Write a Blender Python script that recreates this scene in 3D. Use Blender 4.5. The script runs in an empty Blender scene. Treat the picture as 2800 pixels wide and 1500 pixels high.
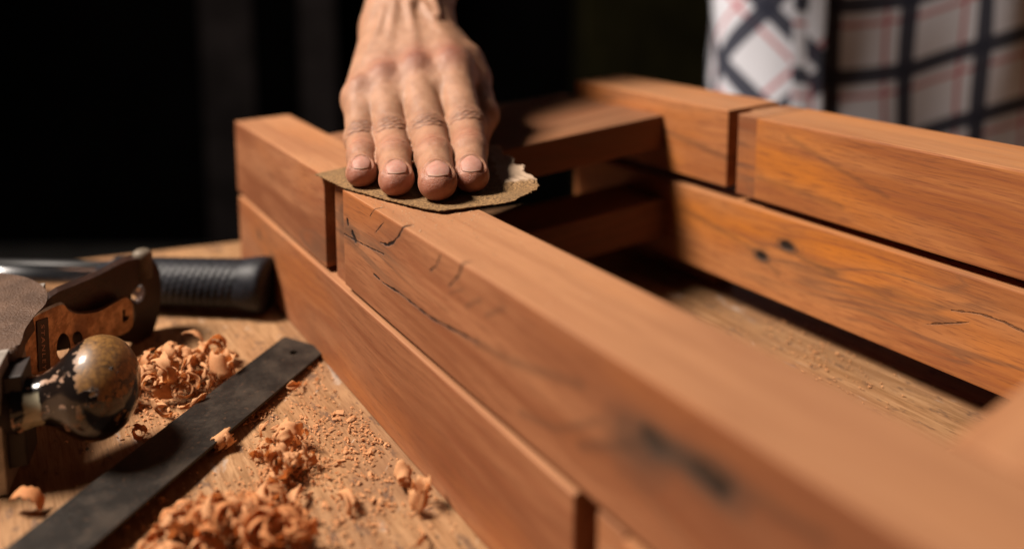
import bpy, bmesh, math, random
import numpy as np
from mathutils import Vector, Matrix, Euler
R = math.radians
S = bpy.context.scene
C = S.collection
# ------------------------------------------------------------------ camera, world, light, exposure
CAMH = 0.206                                   # camera height above the bench top (z = 0)
TILT = math.atan(248 / 2040)
cd = bpy.data.cameras.new('camera'); cam = bpy.data.objects.new('camera', cd); C.objects.link(cam)
cam.location = (0, 0, CAMH); cam.rotation_euler = (R(90) - TILT, 0, 0)
cd.sensor_width = 36; cd.lens = 36 * 2040 / 2800
cd.shift_y = -(750 - 148) / 2800
cd.clip_start = 0.01; cd.clip_end = 30
cd.dof.use_dof = True; cd.dof.focus_distance = 0.332; cd.dof.aperture_fstop = 2.6; cd.dof.aperture_blades = 0
S.camera = cam
w = bpy.data.worlds.new('World'); S.world = w; w.use_nodes = True
bg = w.node_tree.nodes['Background']; bg.inputs[0].default_value = (0.86, 0.88, 1.0, 1); bg.inputs[1].default_value = 0.011
def area(name, loc, target, size, power, col, size_y=None):
    ld = bpy.data.lights.new(name, 'AREA'); ld.shape = 'RECTANGLE'; ld.size = size; ld.size_y = size_y or size
    ld.energy = power; ld.color = col
    o = bpy.data.objects.new(name, ld); C.objects.link(o); o.location = loc
    o.rotation_euler = (Vector(target) - Vector(loc)).to_track_quat('-Z', 'Y').to_euler()
    return o
LC = Vector((0.0, 0.36, 0.08)); LD = Vector((-0.80, -0.05, 1.0)).normalized()
area('key_lamp', LC + LD * 1.7, LC, 0.42, 76, (1.0, 0.885, 0.77))
S.view_settings.view_transform = 'Standard'; S.view_settings.look = 'None'
S.view_settings.exposure = 0; S.view_settings.gamma = 1
try: S.view_settings.use_curve_mapping = False
except Exception: pass

# ------------------------------------------------------------------ helpers
def tag(o, label=None, cat=None, group=None, kind=None):
    if label: o['label'] = label
    if cat: o['category'] = cat
    if group: o['group'] = group
    if kind: o['kind'] = kind
    return o
def empty(name, loc=(0, 0, 0), rz=0.0):
    o = bpy.data.objects.new(name, None); C.objects.link(o); o.location = loc; o.rotation_euler = (0, 0, rz)
    o.empty_display_size = 0.02
    return o
def mesh_obj(name, verts, faces, mat=None, parent=None, smooth=False):
    me = bpy.data.meshes.new(name); me.from_pydata([tuple(v) for v in verts], [], [tuple(f) for f in faces]); me.update()
    o = bpy.data.objects.new(name, me); C.objects.link(o)
    if mat: me.materials.append(mat)
    if parent: o.parent = parent
    if smooth: me.polygons.foreach_set('use_smooth', [True] * len(me.polygons))
    return o
def bm_obj(name, bm, mat=None, parent=None, smooth=False):
    bmesh.ops.recalc_face_normals(bm, faces=bm.faces)
    me = bpy.data.meshes.new(name); bm.to_mesh(me); bm.free()
    o = bpy.data.objects.new(name, me); C.objects.link(o)
    if mat: me.materials.append(mat)
    if parent: o.parent = parent
    if smooth: me.polygons.foreach_set('use_smooth', [True] * len(me.polygons))
    return o
def hexa(name, bot, top, mat, parent=None, bev=0.0007, seg=2):
    """box from 4 bottom corners and 4 top corners (same order)"""
    bm = bmesh.new(); v = [bm.verts.new(p) for p in list(bot) + list(top)]
    for f in ((0, 1, 2, 3), (4, 5, 6, 7), (0, 1, 5, 4), (1, 2, 6, 5), (2, 3, 7, 6), (3, 0, 4, 7)): bm.faces.new([v[i] for i in f])
    if bev: bmesh.ops.bevel(bm, geom=list(bm.edges), offset=bev, segments=seg, affect='EDGES', profile=0.6)
    return bm_obj(name, bm, mat, parent, smooth=False)
def box(name, x0, x1, y0, y1, z0, z1, mat, parent=None, bev=0.0007, dz=0.0):
    """dz tilts the box: extra height at x1"""
    b = [(x0, y0, z0), (x1, y0, z0 + dz), (x1, y1, z0 + dz), (x0, y1, z0)]
    t = [(x0, y0, z1), (x1, y0, z1 + dz), (x1, y1, z1 + dz), (x0, y1, z1)]
    return hexa(name, b, t, mat, parent, bev)
def prism(name, pts, off, mat, parent=None, bev=0.0, seg=3):
    """pts: closed 3D outline in a plane, extruded by vector off"""
    bm = bmesh.new(); a = [bm.verts.new(p) for p in pts]; b = [bm.verts.new(Vector(p) + Vector(off)) for p in pts]
    fa = bm.faces.new(a); fb = bm.faces.new(b[::-1]); n = len(pts)
    for i in range(n): bm.faces.new((a[i], a[(i + 1) % n], b[(i + 1) % n], b[i]))
    if bev:
        es = list(fa.edges) + list(fb.edges)
        bmesh.ops.bevel(bm, geom=es, offset=bev, segments=seg, affect='EDGES', profile=0.5)
    return bm_obj(name, bm, mat, parent)
def lathe(name, origin, axis, prof, mat, parent=None, n=48, groove=None):
    axis = Vector(axis).normalized(); q = axis.to_track_quat('Z', 'Y'); origin = Vector(origin)
    vs, fs = [], []
    for i, (t, r) in enumerate(prof):
        for k in range(n):
            a = 2 * math.pi * k / n; rr = max(r, 1e-5)
            if groove: rr = groove(t, a, rr)
            vs.append(origin + q @ Vector((rr * math.cos(a), rr * math.sin(a), t)))
    for i in range(len(prof) - 1):
        for k in range(n):
            fs.append((i * n + k, i * n + (k + 1) % n, (i + 1) * n + (k + 1) % n, (i + 1) * n + k))
    fs.append(tuple(range(n - 1, -1, -1))); fs.append(tuple((len(prof) - 1) * n + k for k in range(n)))
    return mesh_obj(name, vs, fs, mat, parent, smooth=True)
def spline_prof(pts, m=6):
    out = []
    for i in range(len(pts) - 1):
        p0 = pts[max(i - 1, 0)]; p1 = pts[i]; p2 = pts[i + 1]; p3 = pts[min(i + 2, len(pts) - 1)]
        for j in range(m):
            t = j / m
            out.append(tuple(0.5 * ((2 * p1[k]) + (-p0[k] + p2[k]) * t + (2 * p0[k] - 5 * p1[k] + 4 * p2[k] - p3[k]) * t * t + (-p0[k] + 3 * p1[k] - 3 * p2[k] + p3[k]) * t ** 3) for k in range(len(p1))))
    out.append(tuple(pts[-1])); return out
# measured directions: a sight line of the photograph at a given depth or height (used once, to read real positions)
_c, _s = math.cos(TILT), math.sin(TILT)
def _ray(px, py):
    u = (px - 1400) / 2040; v = -(py - 148) / 2040
    return Vector((u, _c + v * _s, v * _c - _s))
def pt(px, py, y): r = _ray(px, py); return r * (y / r.y) + Vector((0, 0, CAMH))
def ptz(px, py, z): r = _ray(px, py); return r * ((z - CAMH) / r.z) + Vector((0, 0, CAMH))

# ------------------------------------------------------------------ node building
class G:
    def __init__(s, name):
        s.m = bpy.data.materials.new(name); s.m.use_nodes = True; s.nt = s.m.node_tree; s.N = s.nt.nodes
        s.b = s.N['Principled BSDF']; s.tc = s.N.new('ShaderNodeTexCoord')
        s.obj = V(s, s.tc.outputs['Object'])
    def link(s, a, sock):
        if isinstance(a, V): s.nt.links.new(a.o, sock)
        else:
            try: sock.default_value = a
            except Exception: sock.default_value = (a[0], a[1], a[2], 1) if len(a) == 3 else a
    def math(s, op, *a, clamp=False):
        n = s.N.new('ShaderNodeMath'); n.operation = op; n.use_clamp = clamp
        for i, x in enumerate(a): s.link(x, n.inputs[i])
        return V(s, n.outputs[0])
    def xyz(s, v):
        n = s.N.new('ShaderNodeSeparateXYZ'); s.link(v, n.inputs[0]); return [V(s, n.outputs[i]) for i in range(3)]
    def comb(s, x, y, z):
        n = s.N.new('ShaderNodeCombineXYZ')
        for i, q in enumerate((x, y, z)): s.link(q, n.inputs[i])
        return V(s, n.outputs[0])
    def noise(s, vec, scale=1.0, detail=3, rough=0.5, dist=0.0, col=False):
        n = s.N.new('ShaderNodeTexNoise'); s.link(vec, n.inputs['Vector']); n.inputs['Scale'].default_value = scale
        n.inputs['Detail'].default_value = detail; n.inputs['Roughness'].default_value = rough; n.inputs['Distortion'].default_value = dist
        return V(s, n.outputs['Color' if col else 'Fac'])
    def voro(s, vec, scale=1.0, out='Distance', feature='F1', rnd=1.0):
        n = s.N.new('ShaderNodeTexVoronoi'); n.feature = feature; s.link(vec, n.inputs['Vector']); n.inputs['Scale'].default_value = scale
        n.inputs['Randomness'].default_value = rnd
        return V(s, n.outputs[out])
    def step(s, x, a, b, lo=0.0, hi=1.0, smooth=True):
        n = s.N.new('ShaderNodeMapRange'); n.interpolation_type = 'SMOOTHSTEP' if smooth else 'LINEAR'
        s.link(x, n.inputs[0]); s.link(a, n.inputs[1]); s.link(b, n.inputs[2]); s.link(lo, n.inputs[3]); s.link(hi, n.inputs[4])
        return V(s, n.outputs[0])
    def mix(s, f, a, b, mode='MIX'):
        n = s.N.new('ShaderNodeMix'); n.data_type = 'RGBA'; n.blend_type = mode; n.clamp_factor = True
        s.link(f, n.inputs[0]); s.link(a if isinstance(a, V) else (*a, 1), n.inputs[6]); s.link(b if isinstance(b, V) else (*b, 1), n.inputs[7])
        return V(s, n.outputs[2])
    def attr(s, name, out='Color'):
        n = s.N.new('ShaderNodeAttribute'); n.attribute_name = name; return V(s, n.outputs[out])
    def bump(s, h, dist=0.001, strength=1.0, prev=None):
        n = s.N.new('ShaderNodeBump'); n.inputs['Strength'].default_value = strength; n.inputs['Distance'].default_value = dist
        s.link(h, n.inputs['Height'])
        if prev: s.link(prev, n.inputs['Normal'])
        return V(s, n.outputs[0])
    def out(s, col=None, rough=None, normal=None, metal=None, spec=None, **kw):
        i = s.b.inputs
        if col is not None: s.link(col if isinstance(col, V) else (*col, 1), i['Base Color'])
        if rough is not None: s.link(rough, i['Roughness'])
        if metal is not None: s.link(metal, i['Metallic'])
        if spec is not None: s.link(spec, i['Specular IOR Level'])
        if normal is not None: s.link(normal, i['Normal'])
        for k, v in kw.items(): s.link(v, i[k.replace('_', ' ')])
        return s.m
class V:
    def __init__(s, g, o): s.g, s.o = g, o
    def __add__(s, b): return s.g.math('ADD', s, b)
    __radd__ = __add__
    def __sub__(s, b): return s.g.math('SUBTRACT', s, b)
    def __rsub__(s, b): return s.g.math('SUBTRACT', b, s)
    def __mul__(s, b): return s.g.math('MULTIPLY', s, b)
    __rmul__ = __mul__
    def __truediv__(s, b): return s.g.math('DIVIDE', s, b)
    def abs(s): return s.g.math('ABSOLUTE', s)
    def pow(s, e): return s.g.math('POWER', s, e)
    def exp(s): return s.g.math('EXPONENT', s)
    def sin(s): return s.g.math('SINE', s)
    def sqrt(s): return s.g.math('SQRT', s)
    def max(s, b): return s.g.math('MAXIMUM', s, b)
    def min(s, b): return s.g.math('MINIMUM', s, b)
    def clamp(s): return s.g.math('ADD', s, 0.0, clamp=True)

# ------------------------------------------------------------------ materials
def wood(name, seed=0.0, light=(0.345, 0.150, 0.070), dark=(0.185, 0.062, 0.025), orange=(0.33, 0.112, 0.033), knots=(), cracks=(), streaks=0.6, long='Y', redcol=(0.21, 0.062, 0.026), lim=9.0, heart=False, top_pale=0.45):
    """sanded hardwood; knots: (across, along, height, r_along, r_height, strength); cracks: polylines (along, height) on the face, width"""
    g = G(name); x, y, z = g.xyz(g.obj)
    if long == 'X': x, y = y, x
    warp = g.noise(g.comb(x * 14.0 + seed, y * 5.0 + seed, z * 14.0), 1, 2)
    wz = z + (warp - 0.5) * 0.030
    kd = None
    for (kx, ky, kz, ra, rh, st) in knots:
        dy = (y - ky) / ra; dz = (z - kz) / rh
        r2 = dy * dy + dz * dz
        e = (r2 * -0.16).exp()
        wz = wz + dz * e * (rh * 0.45)
    p = g.comb(x * 75.0 + (warp - 0.5) * 1.6 + seed * 3, y * 3.6 + seed, wz * 46.0)
    a = g.noise(p, 1, 4, 0.6, 0.6)
    p2 = g.comb(x * 190.0 + (warp - 0.5) * 3, y * 8.0 + seed * 5, wz * 150.0)
    b = g.noise(p2, 1, 4, 0.65, 0.3)
    fine = g.noise(g.comb(x * 1400.0, y * 70.0, z * 1400.0), 1, 2, 0.7)
    mid = g.noise(g.comb(x * 420.0 + 7, y * 26.0, wz * 420.0), 1, 3, 0.6)
    col = g.mix(g.step(a, 0.32, 0.66), dark, light)
    big = g.noise(g.comb(x * 40.0 + seed * 7, y * 7.0, z * 22.0 + seed), 1, 3)
    col = g.mix(g.step(big, 0.45, 0.66) * 0.85, col, orange)
    col = g.mix(g.step(b, 0.50, 0.72) * 0.45, col, redcol)
    col = g.mix(g.step(mid, 0.35, 0.75) * 0.32, col, g.mix(0.5, col, (0.16, 0.045, 0.015)))
    col = g.mix(g.step(fine, 0.50, 0.68) * 0.6, col, (0.15, 0.05, 0.022))
    fig = (wz * 1100.0 + a * 16.0 + x * 300.0).sin()
    figm = g.step(g.noise(g.comb(x * 20.0, y * 11.0 + seed * 9, z * 26.0), 1, 2), 0.42, 0.62)
    col = g.mix(g.step(fig, 0.25, 1.0) * figm * 0.38, col, redcol)
    # grey-brown mineral streaks following the figure
    sn = g.noise(g.comb(x * 8.0 + seed, y * 3.0 + seed * 2, wz * 34.0 + seed), 1, 3, 0.55, 0.8)
    ln = 1.0 - g.step((sn - 0.5).abs(), 0.0, 0.022)
    msk = g.step(g.noise(g.comb(x * 5.0, y * 9.0 + seed * 4, z * 20.0 + seed), 1, 2), 0.5, 0.66)
    col = g.mix(ln * msk * streaks, col, (0.10, 0.055, 0.035))
    h = fine * 0.3 + mid * 0.5
    geo = g.N.new('ShaderNodeNewGeometry')
    if heart:      # darker heartwood along the upper part of the rail towards the near end
        hw = (1.0 - g.step(y + (warp - 0.5) * 0.05, 0.06, 0.225)) * g.step(z + (warp - 0.5) * 0.02 + y * 0.05, 0.058, 0.088)
        col = g.mix(hw * 0.62, col, (0.145, 0.050, 0.022))
        col = g.mix((1.0 - g.step(y, 0.02, 0.16)) * 0.35, col, (0.17, 0.062, 0.028))
    # upward faces mixed towards a paler tone
    if top_pale:
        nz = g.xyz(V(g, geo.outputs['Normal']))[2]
        col = g.mix(g.step(nz, 0.6, 0.95) * (top_pale * (0.25 + a * 1.4)), col, (0.44, 0.225, 0.112))
    keep = 1.0 - g.step(z, lim, lim + 0.0006) * g.step(x + (warp - 0.5) * 0.01, 0.1345, 0.1395)
    wvar = 0.75 + g.noise(g.comb(x * 10.0, y * 260.0, z * 260.0 + 9.0), 1, 2) * 0.9
    for (kx, ky, kz, ra, rh, st) in knots:
        nn = g.noise(g.comb(x * 90.0, y * 110.0 + ky * 50, z * 170.0), 1, 4, 0.6)
        dy = (y - ky) / ra; dz = (z - kz) / rh
        r = (dy * dy + dz * dz).sqrt() + (nn - 0.5) * 1.1
        halo = (1.0 - g.step(r, 0.3, 2.0)) * 0.88 * st
        core = (1.0 - g.step(r, 0.35, 1.05)) * g.step(st, 0.65, 0.9)
        rings = g.step((r * 9.0 + nn * 3.0).sin(), 0.2, 1.0) * (1.0 - g.step(r, 0.6, 3.4)) * 0.45 * st
        col = g.mix(rings, col, (0.12, 0.055, 0.03))
        col = g.mix(halo, col, (0.045, 0.032, 0.024)); col = g.mix(core, col, (0.008, 0.006, 0.005))
        h = h - core * 3.0
    for ck in cracks:
        pts, wd, st = ck[:3]; soft = len(ck) > 3
        wob = (g.noise(g.comb(x * 10.0, y * 190.0, z * 190.0), 1, 5, 0.7) - 0.5) * (wd * 2.0 + 0.0015)
        tot = None
        for i in range(len(pts) - 1):
            (a0, b0), (a1, b1) = pts[i], pts[i + 1]
            da, db = a1 - a0, b1 - b0; L2 = da * da + db * db
            pa = y - a0; pb = z - b0
            t = ((pa * da + pb * db) / L2).clamp()
            ex = pa - t * da; ey = pb - t * db
            d = (ex * ex + ey * ey).sqrt()
            tot = d if tot is None else tot.min(d)
        m = (1.0 - g.step((tot + wob * (0.6 if soft else 1.0)).abs(), 0.0 if soft else wvar * (wd * 0.4), wvar * (wd * (1.9 if soft else 1.2)))) * st * keep * (0.7 if soft else 1.0)
        if soft: col = g.mix(m, col, (0.060, 0.032, 0.020)); continue
        hl = (1.0 - g.step(tot, 0.0, wd * 6)) * 0.25 * st * keep
        col = g.mix(hl, col, (0.14, 0.07, 0.04)); col = g.mix(m, col, (0.010, 0.006, 0.005)); h = h - m * 4.0
    rough = 0.55 + (mid - 0.5) * 0.2
    return g.out(col, rough, g.bump(h, 0.00022, 0.7), spec=0.28)

def m_bench():
    g = G('bench_plywood'); x, y, z = g.xyz(g.obj)
    wp = g.noise(g.comb(x * 12, y * 4, 0.0), 1, 2)
    xx = x + (wp - 0.5) * 0.012
    f1 = g.noise(g.comb(xx * 240.0, y * 14.0, 0.0), 1, 4, 0.65)
    f2 = g.noise(g.comb(xx * 750.0, y * 60.0, 2.0), 1, 3, 0.7)
    f3 = g.noise(g.comb(xx * 40.0, y * 7.0, 5.0), 1, 3)
    big = g.noise(g.obj, 9, 4, 0.6)
    col = g.mix(g.step(f1, 0.3, 0.7), (0.22, 0.110, 0.046), (0.39, 0.222, 0.110))
    col = g.mix(g.step(f3, 0.4, 0.7) * 0.5, col, (0.32, 0.155, 0.068))
    col = g.mix(g.step(f2, 0.47, 0.64) * 0.7, col, (0.17, 0.08, 0.03))
    col = g.mix(g.step(big, 0.45, 0.62) * 0.7, col, (0.19, 0.095, 0.048))
    # worn spots, nicks, pale paint smears, dark pits
    sp = g.noise(g.comb(x * 160.0, y * 70.0, 0.0), 1, 4, 0.7)
    col = g.mix(g.step(sp, 0.55, 0.66) * 0.8, col, (0.10, 0.055, 0.035))
    v = g.voro(g.comb(x * 1.0, y * 0.55, 0.0), 130)
    pm = g.step(g.noise(g.obj, 22, 2), 0.52, 0.62)
    pit = (1.0 - g.step(v, 0.05, 0.13)) * pm
    col = g.mix(pit * 0.9, col, (0.035, 0.025, 0.02))
    pal = g.step(g.noise(g.comb(x * 60.0 + 3, y * 22.0, 1.0), 1, 4, 0.6, 0.4), 0.62, 0.70)
    col = g.mix(pal * 0.5, col, (0.40, 0.34, 0.29))
    scr = g.noise(g.comb(x * 22.0 + y * 60.0, (y - x) * 300.0, 0.0), 1, 2)
    col = g.mix(g.step(scr, 0.70, 0.76) * 0.5, col, (0.52, 0.41, 0.31))
    hh = f1 * 0.6 + f2 * 0.6 - pit * 2.0 + sp * 0.4
    return g.out(col, 0.62, g.bump(hh, 0.0004, 0.9), spec=0.25)

def m_plain(name, col, rough=0.6, metal=0.0, nscale=0, namt=0.3, bump=0.0, bscale=800, spec=0.4):
    g = G(name); c = col
    if rough >= 0.9 and col[0] < 0.02: spec = 0.02
    if nscale:
        n = g.noise(g.obj, nscale, 5, 0.65)
        c = g.mix(g.step(n, 0.35, 0.7), tuple(v * (1 - namt) for v in col), tuple(min(1, v * (1 + namt)) for v in col))
    nm = g.bump(g.noise(g.obj, bscale, 3), bump, 1.0) if bump else None
    return g.out(c, rough, nm, metal, spec)

# ------------------------------------------------------------------ the bench and the room
FR = R(35.39)                                    # the frames' own axes: x across, y along the rails
hub = Euler((0, 0, FR)).to_matrix()
def build_bench():
    # top polygon: back edge as seen, sheet runs off to all other sides
    a = Vector((-0.348, 0.486, 0)); d = Vector((0.145, 0.052, 0)).normalized()
    L = a - d * 1.0; Rr = a + d * 1.9; n = Vector((d.y, -d.x, 0))
    pts = [L, Rr, Rr + n * 1.15, L + n * 1.15]
    inv = hub.inverted(); pts = [inv @ p for p in pts]
    r = empty('workbench', (0, 0, 0), FR)
    tag(r, 'worn plywood workbench top strewn with wood shavings under everything', 'workbench')
    prism('bench_top', [(p.x, p.y, 0) for p in pts], (0, 0, -0.04), m_bench(), r, 0.0015, 2)
    dk = m_plain('bench_leg_wood', (0.10, 0.055, 0.03), 0.7, nscale=20)
    for q in (pts[0] * 0.9 + pts[2] * 0.1, pts[1] * 0.9 + pts[3] * 0.1, pts[2] * 0.9 + pts[0] * 0.1, pts[3] * 0.9 + pts[1] * 0.1):
        box('leg', q.x - 0.04, q.x + 0.04, q.y - 0.04, q.y + 0.04, -0.85, -0.0405, dk, r, 0.002)
build_bench()
fl = mesh_obj('floor', [(-4, -2, -0.85), (4, -2, -0.85), (4, 4, -0.85), (-4, 4, -0.85)], [(0, 1, 2, 3)], m_plain('floor_concrete', (0.03, 0.027, 0.025), 0.8, nscale=6)); tag(fl, kind='structure')
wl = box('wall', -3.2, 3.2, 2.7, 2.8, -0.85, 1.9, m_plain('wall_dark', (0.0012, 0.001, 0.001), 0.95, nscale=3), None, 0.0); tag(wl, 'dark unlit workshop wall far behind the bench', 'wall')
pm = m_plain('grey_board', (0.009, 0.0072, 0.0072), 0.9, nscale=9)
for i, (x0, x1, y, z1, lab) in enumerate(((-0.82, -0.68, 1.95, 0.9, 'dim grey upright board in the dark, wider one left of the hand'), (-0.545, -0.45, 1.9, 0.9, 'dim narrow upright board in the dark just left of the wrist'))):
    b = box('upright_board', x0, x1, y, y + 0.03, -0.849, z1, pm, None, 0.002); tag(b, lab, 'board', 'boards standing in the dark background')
cb = empty('storage_box', (0.46, 1.65, 0)); tag(cb, 'dim olive storage box in the dark background beside the shirt', 'box')
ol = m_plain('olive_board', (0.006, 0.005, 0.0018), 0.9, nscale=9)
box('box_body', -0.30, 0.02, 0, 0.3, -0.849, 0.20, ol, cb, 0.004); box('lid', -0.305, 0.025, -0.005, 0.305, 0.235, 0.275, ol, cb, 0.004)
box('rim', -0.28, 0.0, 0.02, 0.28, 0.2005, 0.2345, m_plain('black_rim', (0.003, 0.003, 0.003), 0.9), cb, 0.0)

# ------------------------------------------------------------------ the two stacked frames
Z_ = lambda pts: [(a, b * 0.975) for a, b in pts]
B_cr = [(Z_([(0.2635, 0.1026), (0.2661, 0.0987), (0.2723, 0.0929), (0.278, 0.090), (0.285, 0.0889)]), 0.00060, 1.0),
        (Z_([(0.3204, 0.0885), (0.3200, 0.0865)]), 0.0009, 1.0), (Z_([(0.3150, 0.0840), (0.3115, 0.0810)]), 0.0011, 1.0),
        (Z_([(0.3267, 0.0802), (0.3114, 0.0813), (0.2988, 0.0825), (0.282, 0.0845)]), 0.00035, 0.8),
        (Z_([(0.2925, 0.0716), (0.2826, 0.071), (0.2686, 0.0721), (0.2408, 0.0721), (0.2259, 0.0742), (0.2083, 0.0765)]), 0.00042, 0.95),
        (Z_([(0.2083, 0.0765), (0.189, 0.0787), (0.1699, 0.0834), (0.1524, 0.0879)]), 0.0013, 0.55, 1),
        (Z_([(0.290, 0.103), (0.2953, 0.0978)]), 0.00022, 0.7), (Z_([(0.2813, 0.0992), (0.2906, 0.0914)]), 0.00025, 0.8),
        (Z_([(0.2332, 0.1005), (0.2365, 0.095), (0.241, 0.0918)]), 0.00034, 0.85), (Z_([(0.2175, 0.1032), (0.2198, 0.0975), (0.2269, 0.0906)]), 0.0004, 0.85),
        (Z_([(0.2176, 0.0927), (0.2269, 0.0878)]), 0.0006, 0.5, 1), (Z_([(0.2058, 0.0935), (0.2155, 0.0871)]), 0.0007, 0.55, 1), (Z_([(0.1919, 0.0959), (0.2028, 0.0887)]), 0.0008, 0.55, 1),
        (Z_([(0.1823, 0.0634), (0.1639, 0.0677), (0.153, 0.0748), (0.1446, 0.0816)]), 0.0011, 0.5, 1), (Z_([(0.1529, 0.0686), (0.1365, 0.0777), (0.1278, 0.0848)]), 0.0014, 0.6, 1),
        (Z_([(0.107, 0.089), (0.0996, 0.0914), (0.0865, 0.0903), (0.0773, 0.0914)]), 0.0013, 0.7, 1)]
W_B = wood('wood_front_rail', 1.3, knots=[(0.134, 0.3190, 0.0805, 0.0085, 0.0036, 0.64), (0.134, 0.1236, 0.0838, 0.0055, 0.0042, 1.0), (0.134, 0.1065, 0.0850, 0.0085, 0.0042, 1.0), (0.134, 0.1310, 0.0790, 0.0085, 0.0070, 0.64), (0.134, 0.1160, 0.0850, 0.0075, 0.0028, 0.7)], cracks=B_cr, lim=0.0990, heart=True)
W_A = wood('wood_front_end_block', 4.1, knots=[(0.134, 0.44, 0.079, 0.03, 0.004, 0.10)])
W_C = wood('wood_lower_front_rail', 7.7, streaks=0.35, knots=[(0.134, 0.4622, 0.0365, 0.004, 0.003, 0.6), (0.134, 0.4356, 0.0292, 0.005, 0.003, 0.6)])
W_H = wood('wood_back_rail', 2.9, top_pale=0.5, cracks=[([(0.2358, 0.1126), (0.2223, 0.1083), (0.204, 0.1014), (0.18, 0.094)], 0.0011, 0.45, 1), ([(0.2539, 0.0861), (0.2405, 0.0858), (0.2029, 0.0825)], 0.0014, 0.4, 1)], light=(0.44, 0.175, 0.058), dark=(0.28, 0.090, 0.026), orange=(0.49, 0.155, 0.020), streaks=0.6)
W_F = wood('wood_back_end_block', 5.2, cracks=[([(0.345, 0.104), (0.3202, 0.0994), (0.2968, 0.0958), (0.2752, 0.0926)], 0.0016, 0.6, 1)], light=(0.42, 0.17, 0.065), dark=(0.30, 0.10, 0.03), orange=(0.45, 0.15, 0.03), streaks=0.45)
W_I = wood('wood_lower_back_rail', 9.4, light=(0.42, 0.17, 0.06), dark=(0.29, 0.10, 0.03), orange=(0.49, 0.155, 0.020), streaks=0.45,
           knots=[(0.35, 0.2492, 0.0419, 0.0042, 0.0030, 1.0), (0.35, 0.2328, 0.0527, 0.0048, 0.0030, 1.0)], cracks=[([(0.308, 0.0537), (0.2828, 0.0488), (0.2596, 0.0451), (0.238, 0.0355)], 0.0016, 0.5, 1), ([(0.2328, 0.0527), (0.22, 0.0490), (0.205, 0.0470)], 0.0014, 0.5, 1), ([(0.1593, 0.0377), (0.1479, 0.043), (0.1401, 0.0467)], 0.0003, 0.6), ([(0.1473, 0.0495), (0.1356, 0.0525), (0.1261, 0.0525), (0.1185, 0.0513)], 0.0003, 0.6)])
W_E = wood('wood_cross_board', 3.6, long='X', streaks=0.4, light=(0.150, 0.066, 0.034), dark=(0.085, 0.030, 0.014), orange=(0.13, 0.046, 0.018), top_pale=0.2)  # frame wood darkened: the shade on these boards is put into the colour
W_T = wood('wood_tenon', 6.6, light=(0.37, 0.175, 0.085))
up = empty('wooden_frame', (0, 0, 0), FR); tag(up, 'upper of the two stacked reddish wooden frames, top edge being sanded by the hand', 'wooden frame', 'stacked wooden frames')
lo = empty('wooden_frame', (0, 0, 0), FR); tag(lo, 'lower of the two stacked reddish wooden frames, standing on the workbench', 'wooden frame', 'stacked wooden frames')
def rail(name, c0, c1, s0, s1, z0, z1, m, par, t0=0.0, bev=0.0007):
    """rail from along s0 to s1; t0 widens it towards the far end"""
    b = [(c0, s0, z0), (c1, s0, z0), (c1 + t0, s1, z0), (c0, s1, z0)]; t = [(p[0], p[1], z1) for p in b]
    return hexa(name, b, t, m, par, bev)
rail('side_rail', 0.1330, 0.1690, -0.12, 0.3260, 0.0530, 0.1000, W_B, up, 0.0015, 0.0009)
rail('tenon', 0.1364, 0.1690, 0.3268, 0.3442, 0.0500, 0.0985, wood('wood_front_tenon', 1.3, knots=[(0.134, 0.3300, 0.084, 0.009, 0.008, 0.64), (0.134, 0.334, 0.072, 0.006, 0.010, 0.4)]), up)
rail('end_block', 0.1335, 0.1695, 0.3505, 0.5110, 0.0525, 0.1005, W_A, up, 0.0015, 0.0008)
rail('inner_core', 0.1600, 0.1688, 0.3442, 0.3505, 0.0530, 0.0985, W_T, up)
def crossb(name, sL0, sL1, sR0, sR1, z0L, z1L, z0R, z1R, m, par, x0=0.1705, x1=0.3498):
    b = [(x0, sL0, z0L), (x1, sR0, z0R), (x1, sR1, z0R), (x0, sL1, z0L)]
    t = [(x0, sL0, z1L), (x1, sR0, z1R), (x1, sR1, z1R), (x0, sL1, z1L)]
    return hexa(name, b, t, m, par, 0.001)
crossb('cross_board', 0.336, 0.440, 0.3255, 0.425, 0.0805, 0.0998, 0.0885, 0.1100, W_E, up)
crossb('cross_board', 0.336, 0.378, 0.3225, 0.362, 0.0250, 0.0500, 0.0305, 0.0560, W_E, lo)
rail('end_block', 0.3500, 0.3980, 0.2750, 0.4130, 0.0750, 0.1210, W_F, up, 0, 0.0008)
rail('tenon', 0.3520, 0.3975, 0.2565, 0.2695, 0.0725, 0.1198, W_T, up)
rail('inner_core', 0.3700, 0.3970, 0.2695, 0.2750, 0.0740, 0.1190, W_T, up)
rail('side_rail', 0.3505, 0.3980, -0.15, 0.2560, 0.0728, 0.1200, W_H, up, 0, 0.0012)
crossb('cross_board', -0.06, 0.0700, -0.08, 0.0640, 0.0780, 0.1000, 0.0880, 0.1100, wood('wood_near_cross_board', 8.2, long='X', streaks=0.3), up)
rail('side_rail', 0.1325, 0.1700, 0.1550, 0.5065, 0.0003, 0.0500, W_C, lo, 0, 0.0009)
rail('tenon', 0.1350, 0.1700, 0.1360, 0.1475, 0.0003, 0.0490, W_T, lo)
rail('inner_core', 0.1520, 0.1698, 0.1475, 0.1550, 0.0010, 0.0480, W_T, lo)
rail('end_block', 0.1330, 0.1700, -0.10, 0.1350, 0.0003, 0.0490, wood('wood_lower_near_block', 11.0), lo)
rail('side_rail', 0.3500, 0.3980, -0.15, 0.4130, 0.0188, 0.0680, W_I, lo, 0, 0.0009)
rail('spacer', 0.372, 0.392, 0.30, 0.41, 0.0003, 0.0187, W_T, lo); rail('spacer', 0.372, 0.392, -0.14, -0.06, 0.0003, 0.0187, W_T, lo)

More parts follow.
